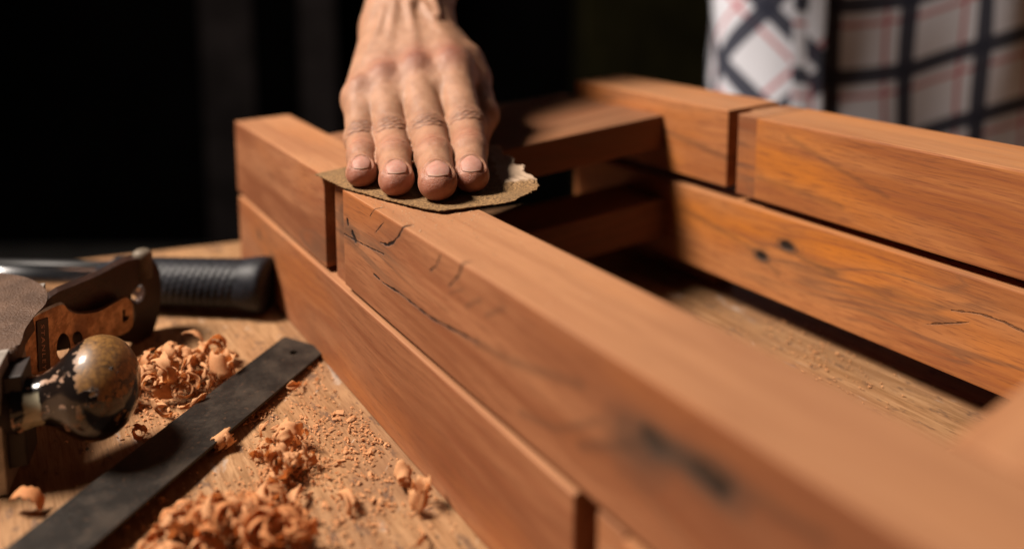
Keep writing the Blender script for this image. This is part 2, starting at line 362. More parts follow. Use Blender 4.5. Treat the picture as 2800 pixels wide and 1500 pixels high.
# ------------------------------------------------------------------ sandpaper
def build_sandpaper():
    out = [(-98.5, 363.5), (-79.1, 340.8), (-55.5, 322.7), (-37.5, 309.5), (-30.1, 306.4), (-15.9, 313.0), (0, 320.5), (8.0, 329), (12.5, 338), (10.0, 350), (5.5, 358), (6.0, 366), (0.5, 374), (-1.0, 384), (-5.5, 394), (-8.4, 408), (-30, 412), (-60, 400), (-85.4, 377.1)]
    rnd = random.Random(4); pts = []
    n = len(out)
    for i in range(n):
        a, b = Vector(out[i]), Vector(out[(i + 1) % n]); k = max(2, int((b - a).length / 1.1))
        for j in range(k):
            p = a.lerp(b, j / k); amp = 1.1 if (7 <= i <= 14) else 0.30
            pts.append(p + Vector((rnd.uniform(-amp, amp), rnd.uniform(-amp, amp))))
    bm = bmesh.new(); vs = [bm.verts.new((p.x / 1000, p.y / 1000, 0)) for p in pts]; bm.faces.new(vs)
    bmesh.ops.triangulate(bm, faces=bm.faces)
    for _ in range(4):
        es = [e for e in bm.edges if e.calc_length() > 0.0028]
        if es: bmesh.ops.subdivide_edges(bm, edges=es, cuts=1)
        bmesh.ops.triangulate(bm, faces=bm.faces)
    for v in bm.verts:
        x, y = v.co.x * 1000, v.co.y * 1000
        off = 0.8152 * x + 0.5792 * y
        z = 101.2
        if off > 172: z += 0.0 + 0.0012 * (off - 172) ** 2 + 0.35 * math.sin(y * 0.35)
        if off < 133: z -= 0.02 * (133 - off)
        ee = x * 0.6 + y * 0.105
        if ee > 33 and y > 343: z += 0.10 * (ee - 33) + 0.22 * math.sin(x * 1.3 + y * 0.9)
        d = (x + 30) * 0.25 + (y - 306)
        if d < 12: z += 0.05 * (12 - d) * 0.9
        v.co.z = z / 1000
    g = G('sandpaper_grit'); X, Y, Z = g.xyz(g.obj)
    n1 = g.noise(g.obj, 1000, 3, 0.85); n2 = g.noise(g.obj, 60, 3)
    col = g.mix(g.step(n1, 0.38, 0.60), (0.075, 0.036, 0.013), (0.31, 0.175, 0.070))
    col = g.mix(g.step(n2, 0.4, 0.7) * 0.4, col, (0.17, 0.10, 0.045))
    # torn strip where the grit has come off and the cream paper shows
    e = (X * 1000.0 * 0.60 + Y * 1000.0 * 0.105) + (g.noise(g.obj, 260, 3) - 0.5) * 5.0
    m = g.step(e, 33.0, 34.0) * g.step(Y * 1000.0 + (g.noise(g.obj, 300, 2) - 0.5) * 6, 343, 347)
    col = g.mix(m, col, (0.36, 0.25, 0.17))
    mt = g.out(col, 0.75, g.bump(n1, 0.00035, 1.0), spec=0.4)
    o = bm_obj('sandpaper', bm, mt)
    sd = o.modifiers.new('t', 'SOLIDIFY'); sd.thickness = 0.00045; sd.offset = 0
    tag(o, 'brown torn sheet of sandpaper under the fingers on the wooden rail', 'sandpaper')
build_sandpaper()

# ------------------------------------------------------------------ hand and arm (one continuous body from a distance field)
MM = 0.001
HAND = dict(
    pinky=[(-83.5, 406, 132), (-77.5, 376, 116.5), (-73.5, 357, 112.5), (-71.3, 344.5, 108.0)],
    ring=[(-71.0, 411, 138.5), (-61.8, 374, 117.8), (-56.8, 351, 113.6), (-52.6, 330.5, 108.8)],
    middle=[(-53.5, 415, 143), (-42.6, 372, 119.2), (-37.3, 347, 114.6), (-33.2, 324.0, 109.4)],
    index=[(-34.0, 418, 144.5), (-23.8, 377, 122.0), (-20.6, 354, 115.8), (-18.8, 335.5, 109.1)],
    thumb=[(-39, 452, 152), (-24.5, 434, 138), (-18.5, 412, 121.5), (-22.5, 391, 111.0)])
RAD = dict(pinky=[9.8, 7.8, 7.1, 6.7], ring=[10.5, 8.9, 8.0, 7.4], middle=[11.0, 9.6, 8.7, 8.0], index=[11.2, 9.5, 8.5, 7.6], thumb=[14.5, 11.0, 10.8, 9.2])
def smin(a, b, k):
    h = np.clip(0.5 + 0.5 * (b - a) / k, 0, 1); return b * (1 - h) + a * h - k * h * (1 - h)
def cone(P, a, b, r0, r1):
    a = np.array(a, np.float32); b = np.array(b, np.float32); ab = b - a; L2 = float(ab @ ab)
    t = np.clip(((P - a) @ ab) / L2, 0, 1); d = P - a - t[:, None] * ab
    return np.sqrt((d * d).sum(1)) - (r0 + (r1 - r0) * t)
def ell(P, c, r):
    q = (P - np.array(c, np.float32)) / np.array(r, np.float32); k = np.sqrt((q * q).sum(1)); return (k - 1) * min(r)
frames = {}
for f in HAND:
    J = [np.array(p, float) for p in HAND[f]]
    a = J[3] - J[2]; a /= np.linalg.norm(a); s = np.cross(a, [0, 0, 1.0]); s /= np.linalg.norm(s); u = np.cross(s, a)
    frames[f] = (J, a, s, u)
def sdf(P, detail=False):
    fing = None
    kf = 0.9 + 8.0 * np.clip((P[:, 1] - 381) / 20.0, 0, 1) ** 1.5
    for f in ('pinky', 'ring', 'middle', 'index', 'thumb'):
        J, r = HAND[f], RAD[f]
        d = cone(P, J[0], J[1], r[0], r[1]); d = smin(d, cone(P, J[1], J[2], r[1], r[2] + 0.1), 3.0)
        _, a, s, u = frames[f]
        tip2 = np.array(J[3]) + u * -0.6 + a * 0.4
        d = smin(d, cone(P, J[2], J[3], r[2], r[3]), 3.0)
        d = smin(d, ell(P, tip2, (r[3] * 1.04, r[3] * 1.16, r[3] * 0.90)), 2.5)
        # joint fullness
        d = smin(d, ell(P, np.array(J[1]) + np.array([0, 0, 0.6]), (r[1] * 1.05, r[1] * 0.95, r[1] * 0.98)), 4.0)
        fing = d if fing is None else smin(fing, d, kf if f != 'thumb' else 1.2)
    H = HAND
    palm = None
    wr = {'pinky': (-77, 463, 163), 'ring': (-71, 466, 167), 'middle': (-63, 467, 169), 'index': (-53, 466, 167)}
    for f in wr:
        d = cone(P, H[f][0], wr[f], RAD[f][0] + 0.3, 16.0)
        palm = d if palm is None else smin(palm, d, 7.0)
    palm = smin(palm, cone(P, (-34, 420, 141), (-49, 456, 157), 13.0, 15.0), 8.0)
    palm = smin(palm, cone(P, (-29.5, 439, 147.5), (-50, 454, 156), 13.0, 11), 5.0)        # thumb mound by the wrist
    palm = smin(palm, cone(P, (-78, 412, 124), (-74, 452, 150), 13, 16), 8.0)            # heel of the hand, little-finger side
    palm = smin(palm, cone(P, (-42, 420, 128), (-50, 455, 148), 15, 18), 8.0)
    for (c, rr) in (((-75.5, 394, 126.0), 7.0), ((-60, 398, 130.5), 7.5), ((-42, 404, 136), 7.5)):
        palm = smin(palm, np.sqrt(((P - np.array(c, np.float32)) ** 2).sum(1)) - rr, 5.0)
    fore = smin(cone(P, (-74.5, 466, 167), (-72, 502, 206), 18.5, 23.0), cone(P, (-56, 470, 169), (-58, 506, 205), 17.0, 25.0), 9.0)
    fore = smin(fore, cone(P, (-65, 502, 205), (-50, 600, 450), 26.0, 42.0), 14.0)
    fore = smin(fore, cone(P, (-50, 600, 450), (215, 850, 600), 42.0, 62.0), 22.0)
    palm = smin(palm, fore, 11.0)
    d = smin(fing, palm, 5.0)
    # knuckle heads, extensor tendons, veins
    for f, rr in (('pinky', 5.0), ('ring', 5.5), ('middle', 6.5), ('index', 6.5)):
        J0 = np.array(H[f][0]); d = smin(d, np.sqrt(((P - (J0 + [0, -2.0, RAD[f][0] - rr + 1.6])) ** 2).sum(1)) - rr, 5.0)
        top0 = J0 + [0, 6, RAD[f][0] - 0.6]; top1 = np.array(wr[f]) + [0, -14, 14.5]
        d = smin(d, cone(P, top0, top1, 0.9, 0.8), 5.0)
    for pts in ([(-61, 452, 182), (-58, 470, 190.5), (-60, 500, 233)], [(-74, 455, 180), (-76, 472, 189), (-73, 505, 230)], [(-44, 446, 175), (-49, 462, 186), (-48, 500, 228)]):
        for i in range(2): d = smin(d, cone(P, pts[i], pts[i + 1], 1.5, 1.7), 5.0)
    for pts in ([(-80, 425, 147), (-72, 434, 158), (-70, 448, 172)], [(-60, 424, 156), (-66, 436, 163), (-68, 448, 172)]):
        for i in range(2): d = smin(d, cone(P, pts[i], pts[i + 1], 1.3, 1.3), 2.5)
    if detail:
        for f in ('pinky', 'ring', 'middle', 'index'):
            J, a, s, u = frames[f]
            Q = P - J[3]; la = Q @ a; ls = Q @ s; lu = Q @ u
            nw, nl, nc = NAIL[f]
            q = np.sqrt((ls / nw) ** 2 + np.abs((la - nc) / nl) ** 2.6)
            dors = 1 / (1 + np.exp(-(lu - 1.0) * 2))
            near = (np.abs(la) < 25)
            d = d + near * dors * (0.35 * np.clip(1.12 - q, 0, 0.2) / 0.2 * (1 / (1 + np.exp((la - nc - 0.55 * nl) * 3))) - 0.55 * np.exp(-((q - 1.34) / 0.16) ** 2) * (1 / (1 + np.exp((la - nc - 0.4 * nl) * 3))))
            for jn, offs, amp in ((1, (-4.2, -1.9, 0.3, 2.6, 5.2), 0.8), (2, (-1.2, 1.2), 0.35)):
                ax = J[jn] - J[jn - 1]; ax = ax / np.linalg.norm(ax); sx = np.cross(ax, [0, 0, 1.0]); sx /= np.linalg.norm(sx); ux = np.cross(sx, ax)
                Q = P - J[jn]; ta = Q @ ax; ts = Q @ sx; tu = Q @ ux
                rr = RAD[f][jn]; dd = 1 / (1 + np.exp(-(tu - rr * 0.45) * 1.2)) * (np.abs(ta) < 12) * (np.abs(ts) < rr * 1.2) * (1 - np.clip(np.abs(ts) / rr, 0, 1) ** 3 * 0.8)
                for i, o in enumerate(offs):
                    bow = o - np.sign(o - 0.5) * (ts / rr) ** 2 * 1.8 + 0.35 * np.sin(ts * 1.3 + i * 2.1 + J[3][0])
                    d = d + dd * amp * (0.7 + 0.5 * math.sin(i * 2.3 + J[0][0])) * np.exp(-((ta - bow) / 0.52) ** 2)
        n1 = np.sin(P[:, 0] * 0.9 + 1.3 * np.sin(P[:, 1] * 0.5)) * np.sin(P[:, 1] * 0.7 + 1.1 * np.sin(P[:, 2] * 0.6))
        d = d + 0.06 * n1
    return d
NAIL = dict(pinky=(4.4, 5.0, 1.9), ring=(5.1, 5.6, 2.0), middle=(5.7, 6.2, 2.2), index=(5.3, 5.9, 1.9))
def grad(P, fn, e=0.25):
    g = np.empty_like(P)
    for k in range(3):
        o = np.zeros(3, np.float32); o[k] = e; g[:, k] = (fn(P + o) - fn(P - o)) / (2 * e)
    return g
def surface_nets(xs, ys, zs, fn):
    nx, ny, nz = len(xs), len(ys), len(zs)
    F = np.empty((nx, ny, nz), np.float32)
    YY, ZZ = np.meshgrid(ys, zs, indexing='ij')
    for i, x in enumerate(xs):
        P = np.stack([np.full(YY.size, x, np.float32), YY.ravel(), ZZ.ravel()], 1).astype(np.float32)
        F[i] = fn(P).reshape(ny, nz)
    I = F < 0
    cnt = np.zeros((nx - 1, ny - 1, nz - 1), np.float32); acc = np.zeros((nx - 1, ny - 1, nz - 1, 3), np.float32)
    X = [xs, ys, zs]
    for ax in range(3):
        o1, o2 = [k for k in range(3) if k != ax]
        for a in (0, 1):
            for b in (0, 1):
                def sl(e):
                    s = [None] * 3; s[ax] = slice(e, F.shape[ax] - 1 + e); s[o1] = slice(a, F.shape[o1] - 1 + a); s[o2] = slice(b, F.shape[o2] - 1 + b); return tuple(s)
                f0, f1 = F[sl(0)], F[sl(1)]; cr = (f0 < 0) != (f1 < 0)
                t = np.where(cr, f0 / np.where(cr, f0 - f1, 1), 0)
                cnt += cr
                for k in range(3):
                    c = X[k]; shp = [1, 1, 1]; shp[k] = -1
                    if k == ax: v = c[:-1].reshape(shp) + t * (c[1:] - c[:-1]).reshape(shp)
                    else: e = a if k == o1 else b; v = np.broadcast_to((c[1:] if e else c[:-1]).reshape(shp), cr.shape)
                    acc[..., k] += np.where(cr, v, 0)
    act = cnt > 0; idx = -np.ones(act.shape, np.int64); idx[act] = np.arange(act.sum())
    verts = acc[act] / cnt[act][:, None]
    faces = []
    for ax in range(3):
        o1, o2 = (ax + 1) % 3, (ax + 2) % 3
        lo_ = [slice(None)] * 3; hi = [slice(None)] * 3; lo_[ax] = slice(0, -1); hi[ax] = slice(1, None)
        s0 = I[tuple(lo_)]; s1 = I[tuple(hi)]; ch = s0 != s1
        c = np.argwhere(ch)
        ok = (c[:, o1] > 0) & (c[:, o2] > 0) & (c[:, o1] < F.shape[o1] - 1) & (c[:, o2] < F.shape[o2] - 1); c = c[ok]
        q = []
        for (a, b) in ((0, 0), (1, 0), (1, 1), (0, 1)):
            cc = c.copy(); cc[:, o1] -= a; cc[:, o2] -= b; q.append(idx[cc[:, 0], cc[:, 1], cc[:, 2]])
        q = np.stack(q, 1); fl_ = s0[c[:, 0], c[:, 1], c[:, 2]]
        q[~fl_] = q[~fl_][:, ::-1]; faces.append(q)
    return verts, np.concatenate(faces)
def skin_material():
    g = G('skin'); red = g.attr('redness', 'Fac'); X, Y, Z = g.xyz(g.obj)
    n1 = g.noise(g.obj, 130, 4, 0.6); n2 = g.noise(g.obj, 900, 3, 0.6)
    col = g.mix(g.step(n1, 0.35, 0.65), (0.31, 0.155, 0.088), (0.39, 0.205, 0.122))
    col = g.mix(g.step(g.noise(g.obj, 420, 4, 0.7), 0.5, 0.75) * 0.35, col, (0.24, 0.095, 0.055))
    col = g.mix(red * 0.85, col, (0.34, 0.090, 0.062))
    br = g.attr('brown', 'Fac'); col = g.mix(br * (g.noise(g.obj, 420, 3) * 1.1 + 0.2), col, (0.085, 0.030, 0.020))
    v = g.voro(g.obj, 1300, 'Distance', 'DISTANCE_TO_EDGE')
    hgt = n2 * 0.9 + g.step(v, 0.0, 0.18) * 0.45  + g.noise(g.obj, 260, 3) * 0.3
    m = g.out(col, 0.46, g.bump(hgt, 0.00025, 0.8), spec=0.42)
    g.b.inputs['Subsurface Weight'].default_value = 0.25; g.b.inputs['Subsurface Radius'].default_value = (1.0, 0.35, 0.18)
    g.b.inputs['Subsurface Scale'].default_value = 0.004
    return m
def build_person():
    root = empty('person', (0.3, 0.9, -0.85)); tag(root, 'person in a plaid shirt leaning over the frame, hand pressing sandpaper on the rail', 'person')
    inv = Matrix.Translation((-0.3, -0.9, 0.85))
    def grid(a, b, c, d, h, g):
        m = list(np.arange(b, c, h)); x = b
        left = []; st = h
        while x > a: st *= g; x -= st; left.append(x)
        right = []; x = m[-1]; st = h
        while x < d: st *= g; x += st; right.append(x)
        return np.array(left[::-1] + m + right, np.float32)
    xs = grid(-110, -106, 4, 280, 1.5, 1.10); ys = grid(308, 310, 500, 920, 1.5, 1.10); zs = grid(86, 88, 230, 690, 1.5, 1.10)
    vs, fs = surface_nets(xs, ys, zs, sdf)
    bm = bmesh.new(); bv = [bm.verts.new(v) for v in vs.tolist()]
    for f in fs.tolist():
        if len(set(f)) == 4:
            try: bm.faces.new([bv[i] for i in f])
            except ValueError: pass
    es = [e for e in bm.edges if max(e.verts[0].co.z, e.verts[1].co.z) < 190 and min(e.verts[0].co.y, e.verts[1].co.y) < 460]
    bmesh.ops.subdivide_edges(bm, edges=es, cuts=1, use_grid_fill=True)
    es = [e for e in bm.edges if max(e.verts[0].co.z, e.verts[1].co.z) < 150 and max(e.verts[0].co.y, e.verts[1].co.y) < 395]
    bmesh.ops.subdivide_edges(bm, edges=es, cuts=1, use_grid_fill=True)
    P = np.array([v.co[:] for v in bm.verts], np.float32)
    fd = lambda q: sdf(q, True)
    for it in range(3):
        d = fd(P); g = grad(P, fd, 0.12 if it else 0.3); n2 = (g * g).sum(1, keepdims=True); P = P - np.clip(d, -1, 1)[:, None] * g / np.maximum(n2, 0.2)
    red = np.zeros(len(P)); br = np.zeros(len(P))
    for f in ('pinky', 'ring', 'middle', 'index', 'thumb'):
        J, a, s, u = frames[f]
        Q = P - J[3]; la = Q @ a; lu = Q @ u
        red = np.maximum(red, np.exp(-((np.linalg.norm(P - (J[3] + a * 4 - u * 2), axis=1)) / 9.5) ** 2) * 1.0)
        if f != 'thumb':
            ax = J[1] - J[0]; ax = ax / np.linalg.norm(ax); Q = P - (J[1] + np.array([0, 0, RAD[f][1]]))
            br = np.maximum(br, 0.42 * np.exp(-(np.linalg.norm(Q * np.array([0.9, 1.0, 1.0]), axis=1) / 5.5) ** 2))
            Q = P - (J[0] + np.array([0.5, -3.0, RAD[f][0] + 1]))
            wgt = {'pinky': 0.35, 'ring': 0.7, 'middle': 0.9, 'index': 0.9}[f]
            br = np.maximum(br, wgt * 0.85 * np.exp(-(np.linalg.norm(Q, axis=1) / 7.0) ** 2)); red = np.maximum(red, wgt * 0.75 * np.exp(-(np.linalg.norm(Q, axis=1) / 10.0) ** 2))
            red = np.maximum(red, 0.35 * np.exp(-(np.linalg.norm(P - (J[2] + [0, 0, RAD[f][2]]), axis=1) / 8.0) ** 2))
    for f in ('pinky', 'ring', 'middle', 'index'):
        J = frames[f][0]
        for jn, offs, am in ((1, (-4.2, -1.9, 0.3, 2.6, 5.2), 1.7), (2, (-1.2, 1.2), 0.35)):
            ax = J[jn] - J[jn - 1]; ax = ax / np.linalg.norm(ax); sx = np.cross(ax, [0, 0, 1.0]); sx /= np.linalg.norm(sx); ux = np.cross(sx, ax)
            Q = P - J[jn]; ta = Q @ ax; ts = Q @ sx; tu = Q @ ux; rr = RAD[f][jn]
            dd = 1 / (1 + np.exp(-(tu - rr * 0.45) * 1.2)) * (np.abs(ta) < 12) * (np.abs(ts) < rr * 1.05) * (1 - np.clip(np.abs(ts) / rr, 0, 1) ** 2)
            for i, o in enumerate(offs):
                bow = o - np.sign(o - 0.5) * (ts / rr) ** 2 * 1.8 + 0.35 * np.sin(ts * 1.3 + i * 2.1 + J[3][0])
                br = np.maximum(br, dd * am * (0.5 + 0.5 * math.sin(i * 2.3 + J[0][0]) ** 2) * np.exp(-((ta - bow) / 0.55) ** 2))
    br = np.clip(br, 0, 1)
    for v, p in zip(bm.verts, P): v.co = inv @ Vector((p * MM).tolist())
    bmesh.ops.recalc_face_normals(bm, faces=bm.faces)
    me = bpy.data.meshes.new('body'); bm.to_mesh(me); bm.free()
    me.polygons.foreach_set('use_smooth', [True] * len(me.polygons))
    for nm, arr in (('redness', red), ('brown', br)):
        at = me.attributes.new(nm, 'FLOAT', 'POINT'); at.data.foreach_set('value', arr.astype(np.float32))
    body = bpy.data.objects.new('body', me); C.objects.link(body); me.materials.append(skin_material()); body.parent = root
    # finger nails
    g = G('nail'); n = g.noise(g.obj, 400, 2); tcol = g.attr('tipw', 'Fac')
    col = g.mix(tcol, g.mix(g.step(n, 0.3, 0.7), (0.38, 0.175, 0.13), (0.43, 0.215, 0.165)), (0.52, 0.38, 0.29))
    nm = g.out(col, 0.58, g.bump(g.noise(g.obj, 700, 2), 0.0001, 0.5), spec=0.3)
    g.b.inputs['Subsurface Weight'].default_value = 0.2; g.b.inputs['Subsurface Scale'].default_value = 0.002
    for f in ('pinky', 'ring', 'middle', 'index'):
        J, a, s, u = frames[f]; nw, nl, nc = NAIL[f]; NU, NV = 17, 15
        pts = []; tw = []
        for j in range(NV):
            v = -1 + 2 * j / (NV - 1)
            for i in range(NU):
                uu = -1 + 2 * i / (NU - 1)
                # rounded rectangle map
                wv = nw * 0.97 * (1 - 0.20 * max(0, -v) ** 3 - 0.10 * max(0, v) ** 6)
                lv = nl * v + (-(uu * uu) * nl * 0.42 * (-v if v < 0 else 0) * -1 if v < 0 else -(uu * uu) * nl * 0.48 * v)
                pts.append(J[3] + a * (nc + lv) + s * (uu * wv) + u * (RAD[f][3] * math.sqrt(max(0.05, 1 - (uu * nw / RAD[f][3] / 1.05) ** 2)) + 0.5)); tw.append(max(0.0, (v - 0.74) / 0.2))
        Pn = np.array(pts, np.float32); sm = lambda q: sdf(q, False) + 0.0
        for _ in range(4):
            d = sm(Pn); gg = grad(Pn, sm, 0.3); Pn = Pn - d[:, None] * gg / np.maximum((gg * gg).sum(1, keepdims=True), 0.2)
        fsn = [(j * NU + i, j * NU + i + 1, (j + 1) * NU + i + 1, (j + 1) * NU + i) for j in range(NV - 1) for i in range(NU - 1)]
        o = mesh_obj('fingernail', [inv @ Vector((p * MM).tolist()) for p in Pn], fsn, nm, body, True)
        at = o.data.attributes.new('tipw', 'FLOAT', 'POINT'); at.data.foreach_set('value', np.clip(np.array(tw, np.float32), 0, 1) * 0.55)
        sd = o.modifiers.new('t', 'SOLIDIFY'); sd.thickness = 0.0002; sd.offset = 0.0
    # ---- shirt
    def cloth(name, rotp):
        g = G(name); uvn = g.N.new('ShaderNodeUVMap'); U, Vv, _ = g.xyz(V(g, uvn.outputs[0]))
        col = (0.62, 0.63, 0.70)
        def band(c, period, pos, wd):
            f = g.math('FRACT', c / period + pos); d = (f - 0.5).abs() * period
            return 1.0 - g.step(d, wd * 0.5, wd * 0.5 + 0.0012)
        nv = (0.013, 0.018, 0.038); rd = (0.42, 0.06, 0.07)
        c = g.mix(band(U, 0.074, 0.28, 0.0026) * 0.9, col, rd); c = g.mix(band(Vv, 0.074, 0.28, 0.0034) * 0.85, c, rd)
        c = g.mix(band(U, 0.074, 0.0, 0.015) * 0.96, c, nv); c = g.mix(band(Vv, 0.074, 0.0, 0.016) * 0.96, c, nv)
        wv = g.noise(g.comb(U * 900.0, Vv * 900.0, 0.0), 1, 2, 0.6)
        c = g.mix(g.step(wv, 0.4, 0.7) * 0.25, c, g.mix(0.5, c, (0.25, 0.2, 0.2)))
        g.b.inputs['Sheen Weight'].default_value = 0.1
        return g.out(c, 0.85, g.bump(wv, 0.0005, 0.6), spec=0.2)
    sh = cloth('shirt_cloth', 0)
    cx, cy, ax, by = 0.445, 0.915, 0.262, 0.165
    def path(pts, n):
        q = spline_prof([(a, b) for a, b in pts], 24); L = [0.0]
        for a, b in zip(q[:-1], q[1:]): L.append(L[-1] + math.hypot(b[0] - a[0], b[1] - a[1]))
        out = []; k = 0
        for i in range(n + 1):
            t = L[-1] * i / n
            while k < len(L) - 2 and L[k + 1] < t: k += 1
            f = (t - L[k]) / (L[k + 1] - L[k]); a, b = q[k], q[k + 1]
            d = Vector((b[0] - a[0], b[1] - a[1])).normalized()
            out.append((t, Vector((a[0] + (b[0] - a[0]) * f, a[1] + (b[1] - a[1]) * f)), Vector((d.y, -d.x))))
        return out
    def panel(name, pts, n, zz0, zz1, mz, radf, uvf, parent, thick=0.0012):
        pa = path(pts, n); vs, uvs = [], []
        for j in range(mz + 1):
            z = zz0 + (zz1 - zz0) * j / mz
            for (t, c, nn) in pa:
                r = radf(t, z); p = Vector((c.x + nn.x * r, c.y + nn.y * r, z)); vs.append(inv @ p); uvs.append(uvf(t, z))
        fs = [(j * (n + 1) + i, j * (n + 1) + i + 1, (j + 1) * (n + 1) + i + 1, (j + 1) * (n + 1) + i) for j in range(mz) for i in range(n)]
        o = mesh_obj(name, vs, fs, sh, parent, True)
        ul = o.data.uv_layers.new(name='UVMap')
        for lp in o.data.loops: ul.data[lp.index].uv = uvs[lp.vertex_index]
        sd = o.modifiers.new('t', 'SOLIDIFY'); sd.thickness = thick; sd.offset = 0
        return o
    def rad_main(t, z): return 0.0035 * math.sin(t * 32 + z * 9) + 0.0014 * math.sin(t * 70 - z * 14 + 1.3) + 0.002 * math.sin(z * 30 + t * 20)
    def uv_main(t, z): return (t - 0.006 + 0.004 * math.sin(z * 12), z + 0.014 * math.sin(t * 16 + 0.9) - 0.16 * max(0, t - 0.12) + 0.008)
    def rad_left(t, z): return 0.0022 * math.sin(t * 26 + z * 22 + 1.0) + 0.0012 * math.sin(t * 55 - z * 26 + 0.7) + 0.0015 * math.sin(z * 40 + t * 18)
    def uv_left(t, z):
        c, s_ = math.cos(0.62), math.sin(0.62); a = t - 0.30
        return (0.80 * (a * c - z * s_) + 0.006 * math.sin(z * 20 + t * 15), 0.80 * (a * s_ + z * c) + 0.007 * math.sin(a * 24 + z * 12))
    shirt = panel('shirt', [(0.290, 0.768), (0.34, 0.761), (0.41, 0.753), (0.49, 0.756), (0.57, 0.782), (0.65, 0.85), (0.70, 0.96), (0.66, 1.05), (0.5, 1.09)], 150, -0.14, 0.66, 90, rad_main, uv_main, root)
    panel('shirt_front', [(0.5, 1.09), (0.34, 1.06), (0.272, 1.0), (0.248, 0.92), (0.240, 0.86), (0.247, 0.822), (0.267, 0.795), (0.290, 0.774), (0.317, 0.752)], 150, -0.16, 0.66, 90, rad_left, uv_left, shirt)
    # jeans below, shoulders above close the figure
    jeans = m_plain('jeans', (0.03, 0.045, 0.09), 0.9, nscale=200, bump=0.0003)
    for sx in (-0.11, 0.11):
        lathe('trouser_leg', inv @ Vector((cx + sx, cy, -0.84)), (0, 0, 1), [(0, 0.075), (0.3, 0.08), (0.5, 0.095), (0.8, 0.115)], jeans, root)
    bmc = lathe('shoulders', inv @ Vector((cx, cy, 0.65)), (0, 0, 1), [(0, 0.17), (0.06, 0.17), (0.11, 0.14), (0.14, 0.08)], sh, shirt); bmc.data.uv_layers.new(name='UVMap')
build_person()

# ------------------------------------------------------------------ steel rule
def build_rule():
    g = G('dark_steel'); X, Y, Z = g.xyz(g.obj)
    n1 = g.noise(g.obj, 60, 5, 0.7); n2 = g.noise(g.comb(X * 1500.0, Y * 120.0, 0.0), 1, 3); n3 = g.noise(g.obj, 500, 4, 0.7)
    col = g.mix(g.step(n1, 0.4, 0.65), (0.013, 0.010, 0.008), (0.034, 0.024, 0.017))
    col = g.mix(g.step(n3, 0.58, 0.70) * 0.6, col, (0.085, 0.045, 0.026))
    m = g.out(col, g.step(n1, 0.3, 0.7, 0.45, 0.65), g.bump(n2 * 0.5 + n3, 0.0002, 0.8), 0.1, 0.25)
    P0 = Vector((-0.125, 0.388, 0.0022)); P1 = Vector((-0.0985, 0.3745, 0.0022))     # far end
    Q0 = ptz(20, 1500, 0.0085); Q1 = ptz(248, 1500, 0.0085)
    ext = 0.35
    N0 = P0 + (Q0 - P0) * (1 + ext); N1 = P1 + (Q1 - P1) * (1 + ext)
    o = empty('steel_rule', P0.copy()); tag(o, 'dark worn flat steel rule with a hole, lying across the bench by the shavings', 'ruler')
    T = lambda p: p - P0
    e = (N0 - P0).normalized(); s = (P1 - P0).normalized()
    # outline with a real hole near the far end
    bm = bmesh.new(); outer = [T(P0) + s * 0.001, T(P1) - s * 0.003, T(P1) + e * 0.003, T(N1), T(N0), T(P0) + e * 0.001]
    hc = T(P0) + s * 0.0152 + e * 0.0115
    hole = [hc + (s * math.cos(a) + e * math.sin(a)) * (0.0030 if k % 2 == 0 else 0.0018) for k, a in enumerate([2 * math.pi * k / 12 for k in range(12)])]
    ov = [bm.verts.new(p) for p in outer]; hv = [bm.verts.new(p) for p in hole]
    es = [bm.edges.new((ov[i], ov[(i + 1) % len(ov)])) for i in range(len(ov))] + [bm.edges.new((hv[i], hv[(i + 1) % 12])) for i in range(12)]
    bmesh.ops.triangle_fill(bm, use_beauty=True, edges=es)
    b = bm_obj('blade', bm, m, o); sd = b.modifiers.new('t', 'SOLIDIFY'); sd.thickness = 0.0014; sd.offset = 0
build_rule()

# ------------------------------------------------------------------ claw hammer handle behind, and a black rod
def build_hammer():
    rub = G('black_rubber'); n = rub.noise(rub.obj, 300, 3)
    rubm = rub.out(rub.mix(rub.step(n, 0.3, 0.7), (0.006, 0.0065, 0.009), (0.014, 0.014, 0.019)), 0.5, rub.bump(n, 0.0003, 0.5), 0.0, 0.28)
    chrome = m_plain('polished_steel', (0.62, 0.62, 0.64), 0.22, 1.0, nscale=30, namt=0.15)
    E0 = Vector((-0.1435, 0.4235, 0.0168)); E1 = Vector((-0.262, 0.4325, 0.0162)); ax = (E1 - E0)
    L = ax.length; root = empty('hammer', E0); tag(root, 'hammer with black ribbed rubber grip and shiny shaft behind the hand plane', 'hammer')
    def gr(t, a, r):
        if 0.016 < t < 0.085:
            k = math.sin((t * 1000) * 1.5 + a * 5.0); return r - 0.0005 * (1 if k > 0.1 else 0)
        return r
    prof = [(0, 0.0), (0.0002, 0.0120), (0.0015, 0.0156), (0.004, 0.0164), (0.009, 0.0160), (0.016, 0.0149)] + [(0.016 + 0.0009 * i, 0.0146 - 0.0000085 * i) for i in range(1, 90)] + [(0.097, 0.0125), (0.104, 0.0105), (0.106, 0.008)]
    lathe('grip', (0, 0, 0), ax, prof, rubm, root, 96, gr)
    lathe('shaft', ax.normalized() * 0.1055, ax, [(0, 0.0078), (0.16, 0.0078)], chrome, root)
    hd = ax.normalized() * 0.262
    lathe('head', hd + Vector((0, 0.05, 0)), (0, -1, 0), [(0, 0.008), (0.02, 0.012), (0.05, 0.013), (0.08, 0.012), (0.085, 0.015), (0.1, 0.015)], chrome, root)
    r = lathe('rod', (0, 0, 0), (1, -0.03, 0), [(0, 0.0055), (0.20, 0.0055)], m_plain('black_rod', (0.012, 0.011, 0.012), 0.5, nscale=60), None, 24)
    r.location = (-0.395, 0.4535, 0.0150); tag(r, 'thin black rod lying behind the shiny hammer shaft at the left', 'rod')
build_hammer()

